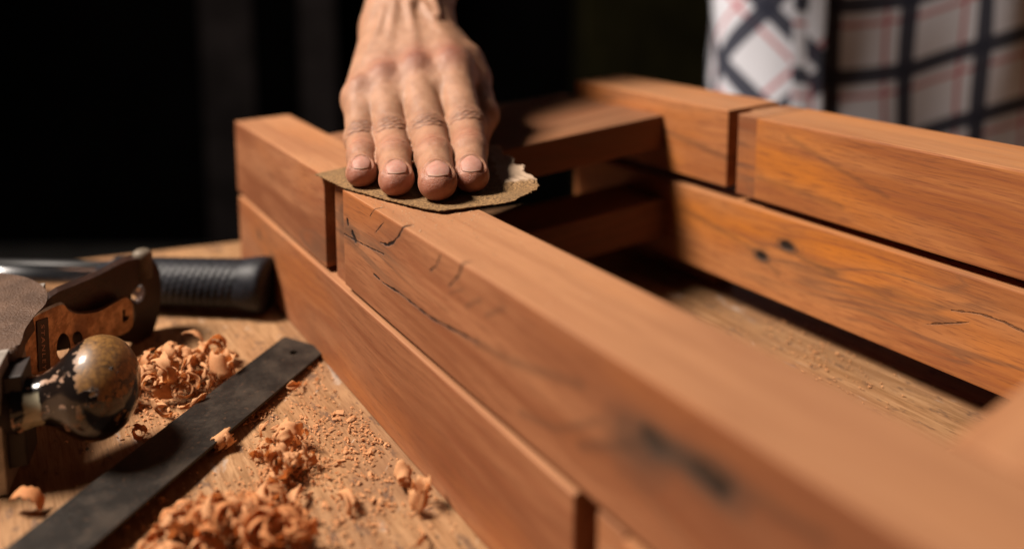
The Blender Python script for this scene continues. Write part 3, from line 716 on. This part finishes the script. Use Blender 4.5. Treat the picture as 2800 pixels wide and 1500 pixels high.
# ------------------------------------------------------------------ hand plane lying on its side
def build_plane():
    root = empty('hand_plane', (-0.20, 0.30, 0)); tag(root, 'old metal hand plane lying on its side with a chipped black and ochre knob', 'hand plane')
    O = Vector((-0.20, 0.30, 0)); T = lambda p: Vector(p) - O
    # cast body
    g = G('cast_iron_brown'); n1 = g.noise(g.obj, 900, 3, 0.6); n2 = g.noise(g.obj, 70, 5, 0.65)
    col = g.mix(g.step(n2, 0.35, 0.7), (0.060, 0.031, 0.018), (0.105, 0.058, 0.036)); col = g.mix(g.step(g.noise(g.obj, 160, 4, 0.7), 0.66, 0.72) * 0.6, col, (0.22, 0.14, 0.10))
    iron = g.out(col, 0.55, g.bump(n1 + n2, 0.0006, 1.0), 0.15, 0.4)
    slab = [ptz(px, py, 0.052) for px, py in spline_prof([(-60, 738), (0, 745), (65, 756), (108, 775), (129, 800), (124, 830), (95, 862), (68, 900), (54, 940), (20, 960), (-60, 965)], 4)]
    far = [Vector((-0.36, 0.27, 0.052)), Vector((-0.36, 0.36, 0.052))]
    prism('cheek', [T(p) for p in slab + far], (0, 0, -0.0065), iron, root, 0.0026, 4)
    low = [Vector((p.x - 0.004, p.y, 0.0065)) for p in slab + far]
    prism('cheek', [T(p) for p in low], (0, 0, -0.0062), iron, root, 0.002, 3)
    g = G('sole_steel'); n = g.noise(g.obj, 120, 4); sole = g.out(g.mix(g.step(n, 0.35, 0.7), (0.22, 0.19, 0.16), (0.36, 0.31, 0.27)), 0.45, g.bump(n, 0.0002, 0.5), 0.3)
    c0 = Vector((-0.1965, 0.268, 0.0004)); dr = Vector((-0.36, 0.93, 0)).normalized(); th = Vector((-0.93, -0.36, 0)).normalized() * 0.005
    prism('sole', [T(c0), T(c0 + Vector((0, 0, 0.0515))), T(c0 + th + Vector((0, 0, 0.0515))), T(c0 + th)], dr * 0.085, sole, root, 0.0006, 2)
    bed = T(c0) + dr * 0.004 - th * 0.02
    dkm = m_plain('shaded_iron', (0.018, 0.011, 0.009), 0.6, 0.1, nscale=90)
    prism('bed', [bed + Vector((0, 0, 0.008)), bed + Vector((0, 0, 0.046)), bed - th * 1.3 + Vector((0, 0, 0.046)), bed - th * 1.3 + Vector((0, 0, 0.008))], dr * 0.016, dkm, root, 0.0006, 2)
    # lever cap: bronze plate with openings, seen on its face
    g = G('bronze_worn'); n1 = g.noise(g.obj, 220, 5, 0.7); n2 = g.noise(g.obj, 40, 3); n3 = g.noise(g.obj, 700, 3)
    col = g.mix(g.step(n1, 0.35, 0.7), (0.20, 0.10, 0.05), (0.44, 0.26, 0.15)); col = g.mix(g.step(n2, 0.55, 0.7) * 0.8, col, (0.13, 0.065, 0.04)); col = g.mix(g.step(n3, 0.60, 0.7) * 0.6, col, (0.05, 0.03, 0.02))
    bronze = g.out(col, 0.38, g.bump(n1, 0.0004, 0.8), 0.9, 0.5)
    yd = lambda px: 0.300 + 0.072 * (px - 43) / 320
    P = lambda px, py, dy=0.0: T(pt(px, py, yd(px) + dy))
    def plate(name, out, holes, thick, m, dy=0.0):
        bm = bmesh.new(); es = []
        for lp in [out] + holes:
            vv = [bm.verts.new(P(*q, dy)) for q in lp]; es += [bm.edges.new((vv[i], vv[(i + 1) % len(vv)])) for i in range(len(vv))]
        bmesh.ops.triangle_fill(bm, use_beauty=True, edges=es)
        ext = bmesh.ops.extrude_face_region(bm, geom=list(bm.faces)); nrm = Vector((-0.62, 0.78, 0)) * thick
        for v in [e for e in ext['geom'] if isinstance(e, bmesh.types.BMVert)]: v.co += nrm
        return bm_obj(name, bm, m, root)
    def ovalp(cx_, cy_, rx, ry, n=20, tilt=0.0): return [(cx_ + rx * math.cos(a) * math.cos(tilt) - ry * math.sin(a) * math.sin(tilt), cy_ + rx * math.cos(a) * math.sin(tilt) + ry * math.sin(a) * math.cos(tilt)) for a in [2 * math.pi * k / n for k in range(n)]]
    cap = spline_prof([(43, 959), (52, 915), (83, 875), (125, 850), (170, 832), (190, 850), (220, 858), (268, 852), (308, 832), (342, 814), (360, 826), (364, 850), (362, 890), (340, 912), (300, 922), (254, 926), (215, 950), (190, 1000), (165, 1030), (110, 1030), (60, 1010)], 3)
    plate('lever_cap', cap, [ovalp(174, 950, 19, 40), ovalp(212, 925, 14, 20), [(335, 846), (342, 846), (342, 865), (352, 862), (352, 872), (342, 878), (335, 884)]], 0.0035, bronze)
    plate('chip_breaker', spline_prof([(150, 870), (190, 862), (240, 868), (300, 845), (352, 824), (368, 850), (366, 880), (330, 905), (250, 912), (160, 900)], 3), [], 0.0022, m_plain('blade_steel', (0.10, 0.10, 0.105), 0.35, 0.85, nscale=300, bump=0.0001), 0.0045)
    # dark frog and iron behind with a round lug and an eye
    br = spline_prof([(60, 900), (138, 812), (200, 782), (270, 752), (345, 714), (405, 706), (428, 722), (438, 750), (440, 800), (436, 850), (420, 905), (398, 940), (340, 935), (250, 940), (150, 960), (80, 960)], 3)
    red = m_plain('japanned_iron', (0.028, 0.012, 0.008), 0.42, 0.2, nscale=80, bump=0.0002)
    plate('frog', br, [ovalp(378, 805, 17, 27, 20, 0.35)], 0.007, red, 0.010)
    e0 = P(378, 806, 0.017); ev = (P(400, 806, 0.017) - P(360, 806, 0.017)).normalized()
    lathe('cap_screw', e0 + Vector((-0.003, 0.006, 0)), Vector((0.5, -0.86, 0)), [(0, 0.0), (0.0001, 0.0048), (0.0014, 0.0048), (0.0024, 0.0040), (0.0030, 0.0020), (0.0031, 0)], m_plain('bright_screw', (0.85, 0.85, 0.84), 0.12, 1.0), root, 32)
    lug = P(385, 700, 0.014); lathe('lug', lug + Vector((0, 0, -0.012)), (0.05, 0, 1), [(0, 0.0052), (0.012, 0.0052), (0.0145, 0.0046), (0.0156, 0.003), (0.0158, 0)], m_plain('dull_lug', (0.11, 0.085, 0.06), 0.6, 0.2, nscale=90), root, 32)
    # name plate with raised letters
    npts = [(101, 876), (131, 866), (138, 1006), (106, 1014)]
    fr = Vector((0.60, -0.80, 0)) * 0.0006
    pl = prism('name_plate', [P(*q) + fr * 0.2 for q in npts], fr, m_plain('dark_inset', (0.035, 0.013, 0.009), 0.5, 0.2, nscale=120), root)
    cu = bpy.data.curves.new('letters', 'FONT'); cu.body = 'STANLEY'; cu.size = 1.0; cu.space_character = 1.25; cu.extrude = 0.04
    tmp = bpy.data.objects.new('letters', cu); C.objects.link(tmp); dg = bpy.context.evaluated_depsgraph_get()
    me = bpy.data.meshes.new_from_object(tmp.evaluated_get(dg)); bpy.data.objects.remove(tmp)
    dn = (P(122, 1006) - P(116, 872)); ln = dn.length; dn.normalize(); rt = (P(135, 900) - P(105, 900)).normalized()
    k = 0.0037; org = P(111, 884) + fr * 1.3
    for v in me.vertices: v.co = org + dn * (v.co.x * k * 1.25) + rt * (v.co.y * k * 0.95 - 0.0) + fr.normalized() * (v.co.z * k)
    lo_ = bpy.data.objects.new('letters', me); C.objects.link(lo_); lo_.parent = pl; me.materials.append(m_plain('letter_metal', (0.34, 0.17, 0.10), 0.4, 0.3))
    # knob
    g = G('knob_lacquer'); X, Y, Z = g.xyz(g.obj)
    ax = Vector((0.93, 0.36, 0.05)).normalized(); KC = pt(258, 1060, 0.288); K0 = KC - ax * 0.027
    along = (X - T(K0).x) * ax.x + (Y - T(K0).y) * ax.y + (Z - T(K0).z) * ax.z
    n1 = g.noise(g.obj, 120, 5, 0.6); n2 = g.noise(g.obj, 420, 4, 0.6); n3 = g.noise(g.obj, 1200, 3, 0.6)
    up_ = (Z - T(K0).z) * 26.0
    chip = g.step(g.step(along, 0.021, 0.027) * 0.32 + (n1 - 0.5) * 0.6 + g.step(Z, T(KC).z - 0.001, T(KC).z + 0.013) * 0.30 + (n2 - 0.5) * 0.5, 0.47, 0.485)
    small = g.step(g.noise(g.obj, 230, 4, 0.6) + (n1 - 0.5) * 0.5 + g.step(Z, T(KC).z - 0.002, T(KC).z + 0.010) * 0.05, 0.625, 0.64)
    chip = chip.max(small)
    woodc = g.mix(g.step(n2, 0.35, 0.65), (0.11, 0.050, 0.012), (0.24, 0.115, 0.028))
    pink = g.step(along, 0.021, 0.026)
    woodc = g.mix(pink, (0.34, 0.20, 0.13), woodc)
    cr = g.step(g.voro(g.comb(X * 1.0, Y * 1.0, Z * 1.0), 330, 'Distance', 'DISTANCE_TO_EDGE'), 0.0, 0.05)
    lac = (0.009, 0.006, 0.005)
    col = g.mix(chip, lac, g.mix(cr, (0.05, 0.025, 0.01), woodc))
    # pale paint drip round the neck
    pd = (along - 0.0065 + (n1 - 0.5) * 0.006).abs()
    white = (1.0 - g.step(pd, 0.0026, 0.0032)) * g.step(Z * 1.0 + Y * -0.5, T(K0).z - 0.004, T(K0).z - 0.002)
    white = white * (1.0 - g.step(Z, T(K0).z + 0.0065, T(K0).z + 0.008))
    col = g.mix(white, col, (0.30, 0.27, 0.19))
    km = g.out(col, g.mix(chip, (0.16,) * 3, (0.5,) * 3), g.bump(chip * -1.0 + n3 * 0.15, 0.00035, 0.8), 0.0, 0.5)
    g.b.inputs['Coat Weight'].default_value = 0.25; g.b.inputs['Coat Roughness'].default_value = 0.12
    prof = spline_prof([(0, 0.0110), (0.003, 0.0100), (0.007, 0.0095), (0.011, 0.0105), (0.0155, 0.0138), (0.021, 0.0182), (0.0265, 0.0203), (0.032, 0.0200), (0.0375, 0.0170), (0.0415, 0.0115), (0.0436, 0.0060), (0.0442, 0.0)], 5)
    lathe('knob', T(K0), ax, prof, km, root, 72)
    lathe('knob_collar', T(K0) - ax * 0.022, ax, [(0, 0.008), (0.0222, 0.0105)], dkm, root, 32)
build_plane()

# ------------------------------------------------------------------ wood shavings
def shaving_mat(name, a, b):
    g = G(name); uvn = g.N.new('ShaderNodeUVMap'); U, Vv, _ = g.xyz(V(g, uvn.outputs[0]))
    n = g.noise(g.comb(U * 3.0, Vv * 60.0, 0.0), 1, 4, 0.7); oi = g.N.new('ShaderNodeObjectInfo'); rn = V(g, oi.outputs['Random'])
    col = g.mix(g.step(n, 0.3, 0.7), a, b); col = g.mix(rn * 0.5, col, (0.86, 0.50, 0.26))
    m = g.out(col, 0.6, g.bump(n, 0.0002, 0.8), spec=0.3)
    nt = g.nt; tr = g.N.new('ShaderNodeBsdfTranslucent'); g.link(col, tr.inputs[0]); mx = g.N.new('ShaderNodeMixShader'); mx.inputs[0].default_value = 0.5
    out = g.N['Material Output']; nt.links.new(g.b.outputs[0], mx.inputs[1]); nt.links.new(tr.outputs[0], mx.inputs[2]); nt.links.new(mx.outputs[0], out.inputs[0])
    return m
SM = shaving_mat('shaving', (0.70, 0.33, 0.125), (0.92, 0.58, 0.31)); SM2 = shaving_mat('orange_shaving', (0.66, 0.26, 0.08), (0.84, 0.42, 0.17))
def ribbon(seed, turns, r0, r1, width, jag=0.25, wave=0.0, pitch=0.0):
    rn = random.Random(seed); n = max(10, int(turns * 26)); m = 7; ph = [rn.uniform(0, 6.28) for _ in range(6)]
    vs, uv = [], []; L = 0; prev = None
    for i in range(n + 1):
        t = i / n; a = turns * 2 * math.pi * t; r = r0 + (r1 - r0) * t + 0.06 * r1 * math.sin(a * 1.7 + ph[0])
        c = Vector((r * math.cos(a), r * math.sin(a), pitch * t))
        if prev is not None: L += (c - prev).length
        prev = c; tap = min(1, 0.25 + 4 * t, 0.15 + 4 * (1 - t)) * (1 - jag * 0.5 * (1 + math.sin(a * 2.3 + ph[1]))); sh_ = rn.uniform(-1, 1) * 0.12 * width * jag
        for j in range(m + 1):
            s = j / m - 0.5; e = (rn.uniform(-1, 1) * 0.16 * width if j in (0, m) else 0)
            ripple = wave * math.sin(i * 0.8 + s * 7 + ph[2]) + 0.10 * width * (s * s * 4) * math.sin(a + ph[3])
            rr = 1 + ripple / max(r, 1e-4)
            vs.append(Vector((c.x * rr, c.y * rr, c.z + s * width * tap + e + sh_ + 0.12 * width * math.sin(a * 0.9 + ph[4])))); uv.append((L * 1000 / 4, s))
    fs = [(i * (m + 1) + j, i * (m + 1) + j + 1, (i + 1) * (m + 1) + j + 1, (i + 1) * (m + 1) + j) for i in range(n) for j in range(m)]
    # rest on the bench side: axis laid flat
    me = bpy.data.meshes.new('wood_shaving'); me.from_pydata([(v.x, v.z, v.y) for v in vs], [], fs); me.update()
    ul = me.uv_layers.new(name='UVMap')
    for lp in me.loops: ul.data[lp.index].uv = uv[lp.vertex_index]
    me.polygons.foreach_set('use_smooth', [True] * len(me.polygons))
    return me
protos = []
for k in range(16):
    rn = random.Random(100 + k)
    protos.append(ribbon(k, rn.uniform(0.45, 1.7), rn.uniform(0.0016, 0.0045), rn.uniform(0.003, 0.0070), rn.uniform(0.0035, 0.010), rn.uniform(0.2, 0.7), 0.0004, rn.uniform(-0.004, 0.004)))
for k in range(10):      # loose crumpled flakes
    rn = random.Random(300 + k)
    protos.append(ribbon(50 + k, rn.uniform(0.18, 0.4), rn.uniform(0.004, 0.008), rn.uniform(0.006, 0.012), rn.uniform(0.003, 0.007), 0.6, 0.0008, 0.002))
for me in protos: me.materials.append(SM)
protos2 = [m.copy() for m in protos]
for me in protos2: me.materials.clear(); me.materials.append(SM2)
def place(me, x, y, z, rot, sc, label, group):
    o = bpy.data.objects.new('wood_shaving', me); C.objects.link(o); o.rotation_euler = rot; o.scale = (sc, sc, sc)
    M = Euler(rot).to_matrix(); lowz = min((M @ v.co).z for v in me.vertices) * sc
    o.location = (x, y, z - lowz)
    sd = o.modifiers.new('t', 'SOLIDIFY'); sd.thickness = 0.00009; sd.offset = 0
    tag(o, label, 'wood shaving', group); return o
def heap(cx_, cy_, rx, ry, hgt, n, seed, label, group, tilt=0.0, sc=(0.6, 1.2), pool=None):
    rn = random.Random(seed); pool = pool or protos
    for k in range(n):
        a = rn.uniform(0, 6.28); q = math.sqrt(rn.random()); u, v = q * math.cos(a), q * math.sin(a)
        x = cx_ + rx * u * math.cos(tilt) - ry * v * math.sin(tilt); y = cy_ + rx * u * math.sin(tilt) + ry * v * math.cos(tilt)
        z = 0.0006 + max(0, hgt * (1 - q * q)) * rn.random() ** 0.7
        place(rn.choice(pool), x, y, z, (rn.uniform(-1.2, 1.2), rn.uniform(-1.2, 1.2), rn.uniform(0, 6.28)), rn.uniform(*sc), label, group)
g1 = 'shavings heaped beside the plane knob'; g2 = 'shavings heaped right of the steel rule'; g3 = 'shavings heaped at the bottom edge'
def loc(px, py, z=0.0): return ptz(px, py, z)
a = loc(455, 1075); heap(a.x, a.y, 0.020, 0.024, 0.013, 50, 1, 'curled shaving in the tall heap between plane knob and steel rule', g1, 0.5, (0.7, 1.25))
a = loc(595, 1000); heap(a.x, a.y, 0.011, 0.008, 0.006, 9, 11, 'curled shaving in the tall heap between plane knob and steel rule', g1, 0.2, (0.8, 1.2))
a = loc(770, 1275); heap(a.x, a.y, 0.010, 0.026, 0.006, 32, 2, 'pinkish curled shaving in the heap to the right of the steel rule', g2, 0.35, (0.45, 1.0))
a = loc(620, 1478); heap(a.x, a.y, 0.027, 0.013, 0.009, 85, 3, 'orange blurred shaving in the heap at the bottom edge of the bench', g3, 0.1, (0.4, 0.9), protos + protos2)
a = loc(755, 1470, 0.01); heap(a.x, a.y, 0.012, 0.010, 0.012, 22, 5, 'orange blurred shaving in the heap at the bottom edge of the bench', g3, 0.1, (0.5, 1.0), protos2)
# single ones that can be told apart
def single(seed, px, py, args, rot, sc, label, m=SM):
    me = ribbon(seed, *args); me.materials.append(m); p = loc(px, py); return place(me, p.x, p.y, 0.0005, rot, sc, label, 'loose shavings lying singly on the bench')
single(900, 606, 1232, (2.2, 0.0016, 0.0036, 0.0075, 0.1, 0.0, 0.002), (0.1, 0.1, -0.55), 1.1, 'tightly rolled shaving touching the right edge of the steel rule')
single(901, 78, 1402, (0.55, 0.005, 0.0065, 0.006, 0.1, 0.0, 0.001), (0.2, 0.5, 0.3), 1, 'wide loosely bent shaving left of the steel rule under the plane', SM2)
single(902, 1105, 1335, (1.8, 0.0020, 0.0040, 0.007, 0.4, 0.0003, 0.002), (0.6, 0.2, 0.4), 1, 'upper of the two crumpled curls close to the lower front rail')
single(903, 1150, 1400, (1.3, 0.0025, 0.0050, 0.009, 0.4, 0.0003, 0.003), (1.2, 0.2, 1.2), 1, 'lower of the two crumpled curls close to the lower front rail')
single(904, 378, 1205, (1.4, 0.0020, 0.0034, 0.003, 0.3, 0.0002, 0.001), (0.2, 0.2, 0.1), 1, 'small dark ring of shaving on the bench below the plane knob', SM2)
single(905, 950, 1385, (0.5, 0.004, 0.007, 0.006, 0.5, 0.0006, 0.001), (0.2, 0.1, 2.0), 1, 'flat ragged shaving between the bottom heap and the front rail')
single(906, 795, 1060, (0.3, 0.006, 0.008, 0.006, 0.6, 0.0003, 0.0), (1.2, 0.1, 0.3), 0.8, 'small flat chip beside the rule near its holed end', SM2)
single(907, 520, 985, (0.5, 0.004, 0.007, 0.007, 0.9, 0.0, 0.004), (0.1, 1.2, 0.6), 1.3, 'pointed upright shaving standing at the back of the tall heap')
single(908, 592, 985, (0.75, 0.0040, 0.0062, 0.0009, 0.1, 0.0, 0.001), (1.5, 0.1, 0.2), 1.5, 'thin thread of shaving looping upward at the back of the tall heap')
single(909, 605, 1040, (1.2, 0.0035, 0.0052, 0.010, 0.1, 0.0, 0.001), (1.1, 0.1, 0.5), 1.2, 'round cup shaped curl beside the rule behind the tall heap')
single(910, 770, 1480, (0.8, 0.0035, 0.006, 0.006, 0.2, 0.0, 0.001), (0.4, 0.4, 2.5), 1.2, 'largest orange curl at the bottom edge beside the rule', SM2)
single(911, 1110, 1485, (0.3, 0.006, 0.008, 0.004, 0.6, 0.0003, 0.0), (1.2, 0.1, 0.9), 1.0, 'narrow chip at the bottom edge near the front rail')
# crumbs and dust: nobody could count these
def dust():
    rn = random.Random(77); vs, fs, uv = [], [], []
    zones = [((780, 1290), 0.018, 0.042, 900), ((1000, 1180), 0.018, 0.035, 420), ((620, 1450), 0.045, 0.03, 800), ((470, 1080), 0.024, 0.028, 700), ((1060, 1380), 0.03, 0.03, 300), ((860, 1020), 0.02, 0.035, 200), ((700, 1130), 0.008, 0.01, 200), ((2250, 980), 0.03, 0.05, 160)]
    for (px, py), rx, ry, n in zones:
        c = loc(px, py)
        for _ in range(n):
            x = c.x + rn.gauss(0, rx * 0.5); y = c.y + rn.gauss(0, ry * 0.5)
            off = 0.8152 * x + 0.5792 * y
            if 0.130 < off < 0.172: continue
            s = rn.uniform(0.0002, 0.0007) * (2.0 if rn.random() < 0.10 else 1); a = rn.uniform(0, 6.28); l = s * rn.uniform(1, 3.2)
            d = Vector((math.cos(a), math.sin(a), 0)); e = Vector((-d.y, d.x, rn.uniform(-0.8, 0.8))) * s * 0.5
            p = Vector((x, y, 0.0004 + abs(e.z) + rn.random() * 0.0004)); b = len(vs); bow = Vector((0, 0, rn.uniform(0, 0.5) * l))
            for t in (-1, 0, 1):
                q = p + d * l * 0.5 * t + (bow if t == 0 else Vector((0, 0, rn.uniform(0, 0.2) * l))); vs += [q + e, q - e]; uv += [(t, 0.2), (t, -0.2)]
            fs += [(b, b + 1, b + 3, b + 2), (b + 2, b + 3, b + 5, b + 4)]
    o = mesh_obj('wood_dust', vs, fs, SM); ul = o.data.uv_layers.new(name='UVMap')
    for lp in o.data.loops: ul.data[lp.index].uv = uv[lp.vertex_index]
    sd = o.modifiers.new('t', 'SOLIDIFY'); sd.thickness = 0.00012
    tag(o, 'fine crumbs and dust of orange wood scattered over the bench', 'wood dust', kind='stuff')
dust()
def sanding_dust():
    rn = random.Random(5); vs, fs = [], []
    n_, d_ = Vector((0.8152, 0.5792, 0)), Vector((-0.5792, 0.8152, 0))
    for k in range(900):
        off = rn.uniform(0.1345, 0.168); s_ = 0.322 + rn.gauss(-0.02, 0.045)
        if 0.3265 < s_ < 0.3510: continue
        r = rn.uniform(0.00010, 0.00028) * (1.8 if rn.random() < 0.06 else 1); p = n_ * off + d_ * s_ + Vector((0, 0, 0.1001 if s_ < 0.34 else 0.1006)); b = len(vs)
        a = rn.uniform(0, 6.28)
        for j in range(3): vs.append(p + Vector((r * math.cos(a + j * 2.1), r * math.sin(a + j * 2.1), 0)))
        vs.append(p + Vector((0, 0, r))); fs += [(b, b + 1, b + 3), (b + 1, b + 2, b + 3), (b + 2, b, b + 3)]
    o = mesh_obj('sanding_dust', vs, fs, m_plain('pale_dust', (0.60, 0.42, 0.27), 0.9)); tag(o, 'pale sanding dust on the rail top around the sandpaper', 'dust', kind='stuff')
sanding_dust()
S.render.engine = 'CYCLES'; S.cycles.diffuse_bounces = 2
